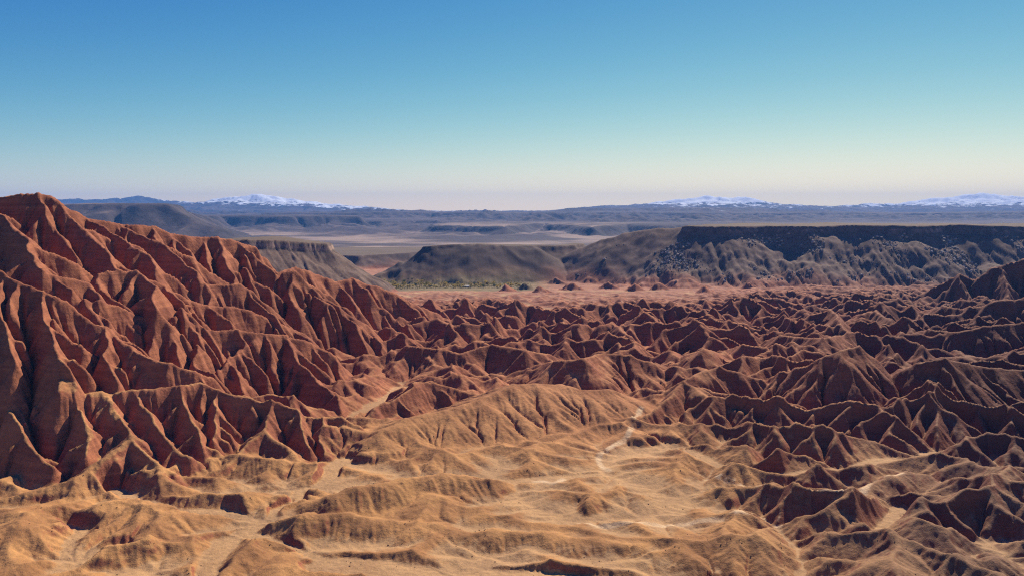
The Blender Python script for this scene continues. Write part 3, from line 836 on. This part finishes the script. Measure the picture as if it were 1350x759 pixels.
TRAILS = {
    'ridge': [(1020, 660), (1048, 657), (1080, 652), (1120, 646), (1150, 634), (1170, 627), (1190, 623)],
    'junction': [(1020, 660), (1005, 650), (985, 641), (960, 636), (930, 633)],
    'spur': [(1020, 662), (1021, 675), (1023, 686), (1030, 697)],
    'crest': [(845, 538), (834, 552), (832, 566), (826, 582), (800, 592), (788, 602), (790, 612), (805, 622)],
    'lower': [(1015, 676), (980, 678), (930, 685), (880, 692), (820, 694), (760, 690)],
    'wash': [(742, 632), (728, 640), (718, 634), (700, 636)],
}
TP = {k: trail_points(v) for k, v in TRAILS.items()}

def near_lines(x, y, lines, width):
    """1 on the lines, 0 a few widths away"""
    out = np.zeros(x.shape, f32)
    for p in lines:
        x0, x1, y0, y1 = p[:, 0].min() - 6, p[:, 0].max() + 6, p[:, 1].min() - 6, p[:, 1].max() + 6
        k = np.nonzero((x > x0) & (x < x1) & (y > y0) & (y < y1))
        if not len(k[0]): continue
        xx, yy = x[k], y[k]; d = np.full(xx.shape, 1e9)
        for i in range(0, len(p) - 1, 1):
            d = np.minimum(d, (xx - p[i, 0]) ** 2 + (yy - p[i, 1]) ** 2)
        d = np.sqrt(d)
        out[k] = np.maximum(out[k], 1 - sstep(d, width * 0.5, width * 1.6))
    return out

def masks(x, y, z, A):
    px = CX + x / np.maximum(y, 1) * FPX
    M = {}
    fl = floor_z(y)
    hgt = z - fl
    lr = LRF.sample(x, y) - fl
    wn_ = fbm(x, y, 18, 3, 91)
    left = sstep(lr + 3 * wn_, 1.0, 9.0) * (y < 640)
    base = np.interp(y, [150, 220, 270, 320, 440, 800], [0.76, 0.66, 0.50, 0.36, 0.20, 0.18])
    crust = base + 0.22 * sstep(px, 560, 700) * (1 - sstep(px, 900, 1100)) * (1 - sstep(y, 300, 380)) - 0.36 * left * sstep(y, 215, 262) + 0.25 * wn_
    M['crust'] = np.clip(crust, 0, 1)
    M['pink'] = np.clip(sstep(y, 520, 900) * (1 - 0.6 * sstep(px, 950, 1250)), 0, 1) * (1 - left)
    M['dull'] = np.clip(sstep(px, 880, 1300) * 0.95 + 0.3 * fbm(x, y, 90, 2, 92), 0, 1) * sstep(px, 800, 950)  # darker rightwards: browner rock plus lens vignette painted into the colour
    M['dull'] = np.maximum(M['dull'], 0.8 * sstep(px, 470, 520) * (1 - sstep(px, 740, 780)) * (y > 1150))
    flat = sstep(A, 60, 1500) * (hgt < 3.2) * (y < 1100)
    M['sand'] = np.clip(0.85 * flat + 0.7 * (1 - sstep(hgt + 0.7 * wn_, 0.3, 1.1)) * (y < 1100), 0, 1)
    sc = np.zeros(x.shape)
    k = y > 700
    g = np.full(x.shape, 1e9); reg = np.zeros(x.shape, np.int8)
    for i, (nm, poly, top, cl, sl) in enumerate(MESAS):
        sd = poly_sd(x[k], y[k], poly)
        rel = sd - (top + 41) / sl
        for nn, pts, s_, r_ in NOSES:
            if nn == nm:
                for a, b in zip(pts[:-1], pts[1:]):
                    vx, vy = b[0] - a[0], b[1] - a[1]
                    t = np.clip(((x[k] - a[0]) * vx + (y[k] - a[1]) * vy) / (vx * vx + vy * vy), 0, 1)
                    rel = np.minimum(rel, np.hypot(x[k] - a[0] - t * vx, y[k] - a[1] - t * vy) - (a[2] + t * (b[2] - a[2]) + 41) / s_)
        gg = g[k]; rr = reg[k]
        w = rel < gg
        gg[w] = rel[w]; rr[w] = i + 1
        g[k] = gg; reg[k] = rr
    wn2 = fbm(x, y, 45, 3, 93)
    M['scree'] = (1 - sstep(g + 22 * wn2, -45, 8)) * sstep(hgt, 1.5, 6)
    M['green'] = oasis_mask(x, y) * (1 - M['scree'])
    M['sand'] *= 1 - M['green']
    M['_reg'] = np.where((g < 6) & (hgt > 2.0), reg, 0)
    M['_left'] = (lr > 3.0) & (y < 640) & (hgt > 1.5)
    nearm = (x > -600) & (x < 400) & (y > 155) & (y < 690) & (hgt > 1.2)
    M['_grp'] = np.zeros(x.shape, np.int8)
    for gi, gk in enumerate(('bluffs', 'tan', 'brown')):
        gh = GF[gk].sample(x, y) - fl
        M['_grp'] = np.where(nearm & (gh + 2.0 * wn_ > 2.2), gi + 1, M['_grp'])
    wd = np.full(x.shape, 99.0)
    kk = np.nonzero(y < 320)
    if len(kk[0]):
        xx, yy = x[kk], y[kk]; w_ = 2.2 * fbm(xx, yy, 18, 3, 33); dm = np.full(xx.shape, 99.0)
        for pts, wid in WASHES:
            dm = np.minimum(dm, line_dist(xx, yy, pts, 30) + w_ - wid)
        wd[kk] = dm
    M['_wash'] = (wd < 0.3) & (hgt < 2.0)
    tr = near_lines(x, y, list(TP.values()), 0.85)
    M['trail'] = np.clip(tr * (0.75 + 0.5 * fbm(x, y, 4, 2, 94)), 0, 1)
    M['salt'] = (1 - sstep(np.hypot((x - SALT[0]) / 20, (y - SALT[1]) / 34) + 0.5 * wn_, 0.6, 0.9)) * (hgt < 3.0)
    zs = np.interp(px, [-100, 180, 230, 300, 420, 560, 800, 900, 1010, 1140, 1240, 1500], [420, 380, 280, 215, 175, 90, 215, 180, 190, 185, 180, 180])
    M['snow'] = np.clip(0.5 + (z - zs) / 190.0, 0, 1) * (y > 10500)
    return M
ATTRS = ('crust', 'pink', 'dull', 'sand', 'scree', 'green', 'trail', 'salt', 'snow')
MK = masks(Xg, Yg, Zg, Ag)
print('masks', round(time.time() - T0, 1))

def sheet_object(name, label, faces, V, attrs, mat, cat):
    """one land object from a selection of the sheet's faces"""
    used = np.unique(faces)
    remap = np.zeros(V.shape[0], np.int32); remap[used] = np.arange(len(used), dtype=np.int32)
    f = remap[faces]
    me = bpy.data.meshes.new(name)
    me.vertices.add(len(used)); me.vertices.foreach_set('co', V[used].astype(f32).ravel())
    me.loops.add(f.size); me.loops.foreach_set('vertex_index', f.astype(np.int32).ravel())
    me.polygons.add(len(f)); me.polygons.foreach_set('loop_start', np.arange(0, f.size, 4, dtype=np.int32))
    me.polygons.foreach_set('use_smooth', np.ones(len(f), bool))
    me.update(calc_edges=True)
    for a in attrs:
        at = me.attributes.new(a, 'FLOAT', 'POINT'); at.data.foreach_set('value', attrs[a][used].astype(f32))
    me.materials.append(mat)
    o = bpy.data.objects.new(name, me); COL.objects.link(o)
    o['label'] = label; o['category'] = cat; o['kind'] = 'structure'
    return o

V = np.stack([Xg.ravel(), Yg.ravel(), Zg.ravel()], 1)
nr, nc = Xg.shape
ii = np.arange(nr * nc).reshape(nr, nc)
FQ = np.stack([ii[:-1, :-1], ii[:-1, 1:], ii[1:, 1:], ii[1:, :-1]], -1).reshape(-1, 4)
fv = FQ[:, 0]
yv, pv, hv = Yg.ravel()[fv], PXg.ravel()[fv], Zg.ravel()[fv]
reg = MK['_reg'].ravel()[fv]; lft = MK['_left'].ravel()[fv]
AT = {a: MK[a].ravel() for a in ATTRS}
code = np.zeros(len(FQ), np.int16)                     # 0 = badlands ground
grp = MK['_grp'].ravel()[fv]
for gi in (1, 2, 3): code[grp == gi] = 14 + gi
code[lft] = 1
code[MK['_wash'].ravel()[fv]] = 18
code[MK['trail'].ravel()[fv] > 0.5] = 19
for i in range(4): code[reg == i + 1] = 2 + i

flf = floor_z(yv)
code[(yv > 2050) & (code == 0)] = 6                    # desert plain
fm = (yv > 2600) & (yv < 9800)
sdv = np.full(len(FQ), 1e9)
xv = Xg.ravel()[fv]
for i, (nm, poly, top, cl, sl) in enumerate(FAR_MESAS):
    k = fm & (hv > flf + 10)
    sd = poly_sd(xv[k], yv[k], poly) - (top - flf[k]) / sl * 0.6
    kk = np.nonzero(k)[0]
    w = (sd < 0) & (sd < sdv[kk])
    code[kk[w]] = (7, 8, 9, 10, 9, 8)[i]; sdv[kk[w]] = sd[w]
code[(yv > 9800) & (yv < 11900) & (pv > 690) & (hv > flf + 15)] = 10
code[(yv > 10300) & (hv > flf + 25) & (pv < 232)] = 11
code[(yv > 10300) & (hv > flf + 25) & (pv >= 232) & (pv < 690)] = 12
code[(yv > 11900) & (hv > flf + 25) & (pv >= 690) & (pv < 1110)] = 13
code[(yv > 11900) & (hv > flf + 25) & (pv >= 1110)] = 14
LANDS = [
    ('badlands_ground', 'tan and red eroded clay badlands spreading across the whole valley floor', LAND, 'ground'),
    ('red_ridge', 'tall red clay ridge with sharp gullied spurs, highest at the left edge', LAND, 'ridge'),
    ('mesa', 'long dark flat topped mesa with a cliff rim above grey boulder scree', LAND, 'mesa'),
    ('hill', 'dark brown rounded hill with bare slopes directly behind the green river trees', LAND, 'hill'),
    ('cliff_plateau', 'grey plateau with a columned cliff edge peeping over the red ridge', LAND, 'plateau'),
    ('river_bluff', 'small pale bluff between the dark brown hill and the columned cliff', LAND, 'bluff'),
    ('desert_plain', 'hazy pale desert plain stretching away beyond the dark hills', FAR, 'plain'),
    ('table_mountain', 'purple flat topped hill rising just behind the red ridge crest', FAR, 'hill'),
    ('far_plateau', 'pale low plateau with blue shaded scarps below the snowy range', FAR, 'plateau'),
    ('far_hills', 'long hazy blue hills with side valleys across the middle skyline', FAR, 'hills'),
    ('far_highland', 'long rolling blue highland at the foot of the snowy mountains behind the mesa', FAR, 'highland'),
    ('blue_mountains', 'low jagged deep blue mountain range without much snow beside the red peak', FAR, 'mountains'),
    ('snowy_mountains', 'pointed snow covered mountain range above the pale plateau', FAR, 'mountains'),
    ('snowy_mountains', 'rounded snow dusted mountain with a bright white face above the mesa cliff', FAR, 'mountains'),
    ('snowy_mountains', 'broad streaky snowfields on the wide mountain at the right edge', FAR, 'mountains'),
    ('clay_bluffs', 'dark red buttressed clay bluffs in front of the tall red ridge', LAND, 'bluffs'),
    ('tan_hill', 'broad pale tan hill with a curved crest and a footpath up its right shoulder', LAND, 'hill'),
    ('brown_hill', 'pointed orange brown hill just right of the pale tan hill', LAND, 'hill'),
    ('dry_wash', 'pale sandy dry stream beds winding between the low tan mounds', LAND, 'stream bed'),
    ('footpath', 'thin pale worn footpaths crossing the tan ground and the ridge tops', LAND, 'path'),
]
for i, (nm, lb, mt, ct) in enumerate(LANDS):
    k = code == i
    if k.any():
        o_ = sheet_object(nm, lb, FQ[k], V, AT, mt, ct)
print('land meshes', round(time.time() - T0, 1))

# ------------------------------------------------------------------ the air
def haze():
    m = bpy.data.materials.new('thin_haze'); m.use_nodes = True
    nt = m.node_tree; nt.nodes.clear()
    out = nt.nodes.new('ShaderNodeOutputMaterial'); v = nt.nodes.new('ShaderNodeVolumePrincipled')
    v.inputs['Color'].default_value = (0.14, 0.42, 1.0, 1)
    v.inputs['Density'].default_value = 5.8e-5
    nt.links.new(v.outputs[0], out.inputs['Volume'])
    bm = bmesh.new(); bmesh.ops.create_cube(bm, size=1.0)
    for q in bm.verts:
        q.co = Vector((q.co.x * 27000, 7150 + q.co.y * 14900, 150 + q.co.z * 520))
    me = bpy.data.meshes.new('haze'); bm.to_mesh(me); bm.free(); me.materials.append(m)
    o = bpy.data.objects.new('haze', me); COL.objects.link(o)
    o['kind'] = 'stuff'; o['label'] = 'thin blue haze lying over the far hills and mountains'; o['category'] = 'haze'
haze()

# ------------------------------------------------------------------ things on the land
def simple_mat(name, a, b2, scale, rough=0.9):
    m, nt, b = new_mat(name); N = NT(nt)
    tc = N.node('ShaderNodeTexCoord')
    oi = N.node('ShaderNodeObjectInfo')
    n = N.noise(tc.outputs['Object'], scale, 3, 0.6)
    c = N.mix(N.ramp(n, 0.35, 0.65), a, b2)
    c = N.mix(1.0, c, N.math('ADD', 0.75, N.math('MULTIPLY', oi.outputs['Random'], 0.5)), 'MULTIPLY')
    N.put(b.inputs['Base Color'], c); b.inputs['Roughness'].default_value = rough
    return m
def hgt1(x, y):
    z, _ = height(np.array([x], float), np.array([y], float), True)
    return float(z[0])
def mesh_obj(name, bm, mat, parent=None):
    me = bpy.data.meshes.new(name); bm.to_mesh(me); bm.free(); me.materials.append(mat)
    o = bpy.data.objects.new(name, me); COL.objects.link(o)
    if parent: o.parent = parent
    return o
def thing(name, label, cat, loc, rotz=0.0, group=None):
    o = bpy.data.objects.new(name, None); COL.objects.link(o)
    o.location = loc; o.rotation_euler = (0, 0, rotz); o.empty_display_size = 0.3
    o['label'] = label; o['category'] = cat
    if group: o['group'] = group
    return o
rng = random.Random(5)

def leaf_cloud(bm, cx, cy, cz, rx, rz, n, size, r):
    """many small leaf clumps spread through a crown"""
    for _ in range(n):
        while True:
            p = Vector((r.uniform(-1, 1), r.uniform(-1, 1), r.uniform(-1, 1)))
            if 0.15 < p.length < 1: break
        c = Vector((cx + p.x * rx, cy + p.y * rx, cz + p.z * rz))
        u = Vector((r.gauss(0, 1), r.gauss(0, 1), r.gauss(0, 1))).normalized(); w = u.orthogonal().normalized()
        s = size * r.uniform(0.6, 1.3)
        q = [bm.verts.new(c + u * s), bm.verts.new(c + w * s), bm.verts.new(c - u * s), bm.verts.new(c - w * s)]
        bm.faces.new(q)
def tree_meshes(seed, h, spread, n):
    r = random.Random(seed)
    bt = bmesh.new()
    def limb(a, b, ra, rb):
        ax = (b - a).normalized(); u = ax.orthogonal().normalized(); w = ax.cross(u)
        rings = []
        for p, rad in ((a, ra), (b, rb)):
            rings.append([bt.verts.new(p + (u * math.cos(t) + w * math.sin(t)) * rad) for t in (k * math.pi / 3 for k in range(6))])
        for k in range(6): bt.faces.new([rings[0][k], rings[0][(k + 1) % 6], rings[1][(k + 1) % 6], rings[1][k]])
    top = Vector((r.uniform(-.3, .3), r.uniform(-.3, .3), h * 0.55))
    limb(Vector((0, 0, -0.3)), top, 0.05 * h, 0.028 * h)
    bc = bmesh.new()
    for k in range(5):
        t = k * 2 * math.pi / 5 + r.uniform(-.4, .4)
        e = top + Vector((math.cos(t) * spread * 0.55, math.sin(t) * spread * 0.55, h * r.uniform(0.05, 0.3)))
        limb(top.lerp(Vector((0, 0, 0)), r.uniform(0, .4)), e, 0.022 * h, 0.008 * h)
        leaf_cloud(bc, e.x, e.y, e.z, spread * 0.5, h * 0.24, n, h * 0.055, r)
    leaf_cloud(bc, top.x, top.y, h * 0.8, spread * 0.5, h * 0.22, n, h * 0.055, r)
    return bt, bc
def leaf_mat(name, a, b2):
    m = simple_mat(name, a, b2, 0.6)
    nt = m.node_tree; N = NT(nt)
    p = next(n for n in nt.nodes if n.type == 'BSDF_PRINCIPLED'); out = next(n for n in nt.nodes if n.type == 'OUTPUT_MATERIAL')
    tr = N.node('ShaderNodeBsdfTranslucent'); mx = N.node('ShaderNodeMixShader'); mx.inputs[0].default_value = 0.45
    nt.links.new(p.inputs['Base Color'].links[0].from_socket, tr.inputs['Color'])
    nt.links.new(p.outputs[0], mx.inputs[1]); nt.links.new(tr.outputs[0], mx.inputs[2]); nt.links.new(mx.outputs[0], out.inputs['Surface'])
    return m
BARK = simple_mat('bark', (0.10, 0.07, 0.05), (0.16, 0.12, 0.08), 2.0)
KINDS = [
    ('poplar_tree', 'yellowing autumn tree among the river trees at the foot of the dark brown hill', leaf_mat('autumn_leaves', (0.48, 0.34, 0.09), (0.38, 0.30, 0.09)), 6.0, 2.3),
    ('willow_tree', 'olive green bushy tree among the river trees at the foot of the dark brown hill', leaf_mat('olive_leaves', (0.26, 0.22, 0.07), (0.19, 0.18, 0.065)), 4.6, 2.8),
    ('carob_tree', 'dark green round tree among the river trees at the foot of the dark brown hill', leaf_mat('dark_leaves', (0.05, 0.07, 0.03), (0.07, 0.09, 0.04)), 5.2, 2.6),
]
protos = []
for i, (nm, lb, mt, h, sp) in enumerate(KINDS):
    bt, bc = tree_meshes(20 + i, h, sp, 34)
    tm = bpy.data.meshes.new('trunk'); bt.to_mesh(tm); bt.free(); tm.materials.append(BARK)
    cm = bpy.data.meshes.new('crown'); bc.to_mesh(cm); bc.free(); cm.materials.append(mt)
    protos.append((tm, cm))
spots = []
while len(spots) < 290:
    px = rng.uniform(462, 694); py = rng.uniform(370, 385)
    edge = (px - 462) / 232.0
    if py > 386 - 6.5 * edge or py < 371 + 5 * edge: continue
    d = (CAMZ + 41) * FPX / (py - YH)
    x = (px - CX) / FPX * d
    k = 0 if rng.random() < 0.58 else (1 if rng.random() < 0.66 else 2)
    spots.append((x, d, k))
zz, _ = height(np.array([p[0] for p in spots]), np.array([p[1] for p in spots]), True)
for (x, y, k), z in zip(spots, zz):
    if z > -36: continue
    nm, lb, mt, h, sp = KINDS[k]
    s_ = rng.uniform(0.5, 1.05)
    t = thing(nm, lb, 'tree', (x, y, float(z)), rng.uniform(0, 6.28), 'trees along the green river strip')
    t.scale = (s_ * rng.uniform(.9, 1.3), s_ * rng.uniform(.9, 1.3), s_)
    for part, me in (('trunk', protos[k][0]), ('crown', protos[k][1])):
        o = bpy.data.objects.new(part, me); COL.objects.link(o); o.parent = t
# low scrub between the trees
bs = bmesh.new(); r2 = random.Random(9); sx, sy = [], []
for _ in range(900):
    px = r2.uniform(450, 700); py = r2.uniform(367, 386)
    edge = (px - 462) / 232.0
    if py > 386 - 6.5 * edge or py < 368 + 5 * edge: continue
    d = (CAMZ + 41) * FPX / (py - YH); sx.append((px - CX) / FPX * d); sy.append(d)
zz, _ = height(np.array(sx), np.array(sy), True)
for x, y, z in zip(sx, sy, zz):
    if z < -36: leaf_cloud(bs, x, y, z + 0.4, r2.uniform(0.8, 2.0), 0.6, 9, 0.5, r2)
so = mesh_obj('undergrowth', bs, leaf_mat('scrub', (0.36, 0.28, 0.09), (0.24, 0.21, 0.08)))
so['kind'] = 'stuff'; so['label'] = 'low yellow green scrub covering the ground between the river trees'; so['category'] = 'undergrowth'

# the small pale farmhouse by the river trees
def box(bm, x0, x1, y0, y1, z0, z1):
    v = [bm.verts.new(p) for p in ((x0, y0, z0), (x1, y0, z0), (x1, y1, z0), (x0, y1, z0), (x0, y0, z1), (x1, y0, z1), (x1, y1, z1), (x0, y1, z1))]
    for f in ((0, 3, 2, 1), (4, 5, 6, 7), (0, 1, 5, 4), (1, 2, 6, 5), (2, 3, 7, 6), (3, 0, 4, 7)): bm.faces.new([v[k] for k in f])
WALLM = simple_mat('whitewash', (0.70, 0.66, 0.58), (0.78, 0.75, 0.68), 0.8)
WOODM = simple_mat('old_wood', (0.10, 0.07, 0.05), (0.15, 0.10, 0.07), 1.0)
ROOFM = simple_mat('pale_roofing', (0.62, 0.60, 0.56), (0.72, 0.70, 0.66), 0.7)
d = 1188.0; x = (614 - CX) / FPX * d; z = hgt1(x, d)
hs = thing('farmhouse', 'small low whitewashed farmhouse with a flat pale roof by the river trees', 'house', (x, d, z), 0.12)
b_ = bmesh.new(); box(b_, -5, 5, -3, 3, -0.6, 2.9); mesh_obj('wall', b_, WALLM, hs)
b_ = bmesh.new(); box(b_, -5.4, 5.4, -3.4, 3.4, 2.903, 3.15); mesh_obj('roof', b_, ROOFM, hs)
b_ = bmesh.new(); box(b_, -0.5, 0.5, -3.06, -3.003, 0, 2.05); mesh_obj('door', b_, WOODM, hs)
for wx in (-3.2, 3.2):
    b_ = bmesh.new(); box(b_, wx - 0.6, wx + 0.6, -3.05, -3.003, 1.0, 2.0); mesh_obj('window', b_, WOODM, hs)

# pale boulders on the scree of the mesa
def stone_bm(seed, r=1.0, bm=None, at=(0, 0, 0), jag=0.25):
    rr = random.Random(seed); own = bm is None
    bm = bm or bmesh.new()
    res = bmesh.ops.create_icosphere(bm, subdivisions=1, radius=r)
    for v in res['verts']:
        q = v.co.copy(); k = 1 + rr.uniform(-jag, jag)
        v.co = Vector((q.x * k * 1.15, q.y * k, q.z * k * 0.75)) + Vector(at)
    return bm
STONE = simple_mat('pale_stone', (0.25, 0.21, 0.17), (0.36, 0.31, 0.26), 1.2)
stone_me = []
for i in range(6):
    b_ = stone_bm(100 + i); me = bpy.data.meshes.new('boulder'); b_.to_mesh(me); b_.free(); me.materials.append(STONE); stone_me.append(me)
nb = 60000
rs = np.random.RandomState(3)
bpx = rs.uniform(720, 1420, nb); bd = rs.uniform(1120, 1330, nb); bx = (bpx - CX) / FPX * bd
bz, bA = height(bx, bd, True)
bm_ = masks(bx, bd, bz, bA)
fall = np.interp(bz, [-35, -15, 20, 34, 37], [0.05, 0.35, 1.0, 0.8, 0.0])
clus = sstep(fbm(bx, bd, 70, 3, 95), -0.05, 0.45)
ok = np.nonzero((bm_['_reg'] == 1) & (bz < 37) & (rs.uniform(0, 1, nb) < fall * clus))[0]
size = rs.gamma(2.0, 0.42, nb) + 0.35
big = ok[np.argsort(-size[ok])][:300]
for j in big:
    o = bpy.data.objects.new('boulder', stone_me[int(j) % 6]); COL.objects.link(o)
    s_ = float(min(size[j], 2.6)) * 0.95
    o.location = (float(bx[j]), float(bd[j]), float(bz[j]) + 0.25 * s_); o.scale = (s_, s_, s_)
    o.rotation_euler = (rng.uniform(-.5, .5), rng.uniform(-.5, .5), rng.uniform(0, 6.28))
    o['label'] = 'large pale angular boulder fallen onto the dark scree of the mesa'; o['category'] = 'boulder'
    o['group'] = 'pale boulders on the mesa scree'
small = np.setdiff1d(ok, big)[:3500]
bs = bmesh.new()
for j in small:
    stone_bm(int(j), float(np.clip(size[j], 0.3, 1.0)) * 0.8, bs, (float(bx[j]), float(bd[j]), float(bz[j]) + 0.15))
so = mesh_obj('rubble', bs, STONE)
so['kind'] = 'stuff'; so['label'] = 'smaller pale stones strewn over the dark scree of the mesa'; so['category'] = 'rubble'
print('things', len(ok), round(time.time() - T0, 1))

# loose stones and dry tufts on the near ground
DARKST = simple_mat('brown_stone', (0.22, 0.13, 0.07), (0.32, 0.20, 0.11), 3.0)
ng = 9000
rs = np.random.RandomState(8)
gd = 130 + 150 * rs.uniform(0, 1, ng) ** 1.3; gx = rs.uniform(-0.72, 0.72, ng) * gd
gz, gA = height(gx, gd, True)
keep = np.nonzero(fbm(gx, gd, 14, 3, 97) > 0.12)[0][:900]
bs = bmesh.new()
for j in keep:
    stone_bm(int(j), float(0.06 + 0.11 * rs.uniform() ** 2), bs, (float(gx[j]), float(gd[j]), float(gz[j]) + 0.05))
so = mesh_obj('gravel', bs, DARKST)
so['kind'] = 'stuff'; so['label'] = 'small brown stones strewn over the near tan ground'; so['category'] = 'gravel'
print('gravel', len(keep), round(time.time() - T0, 1))
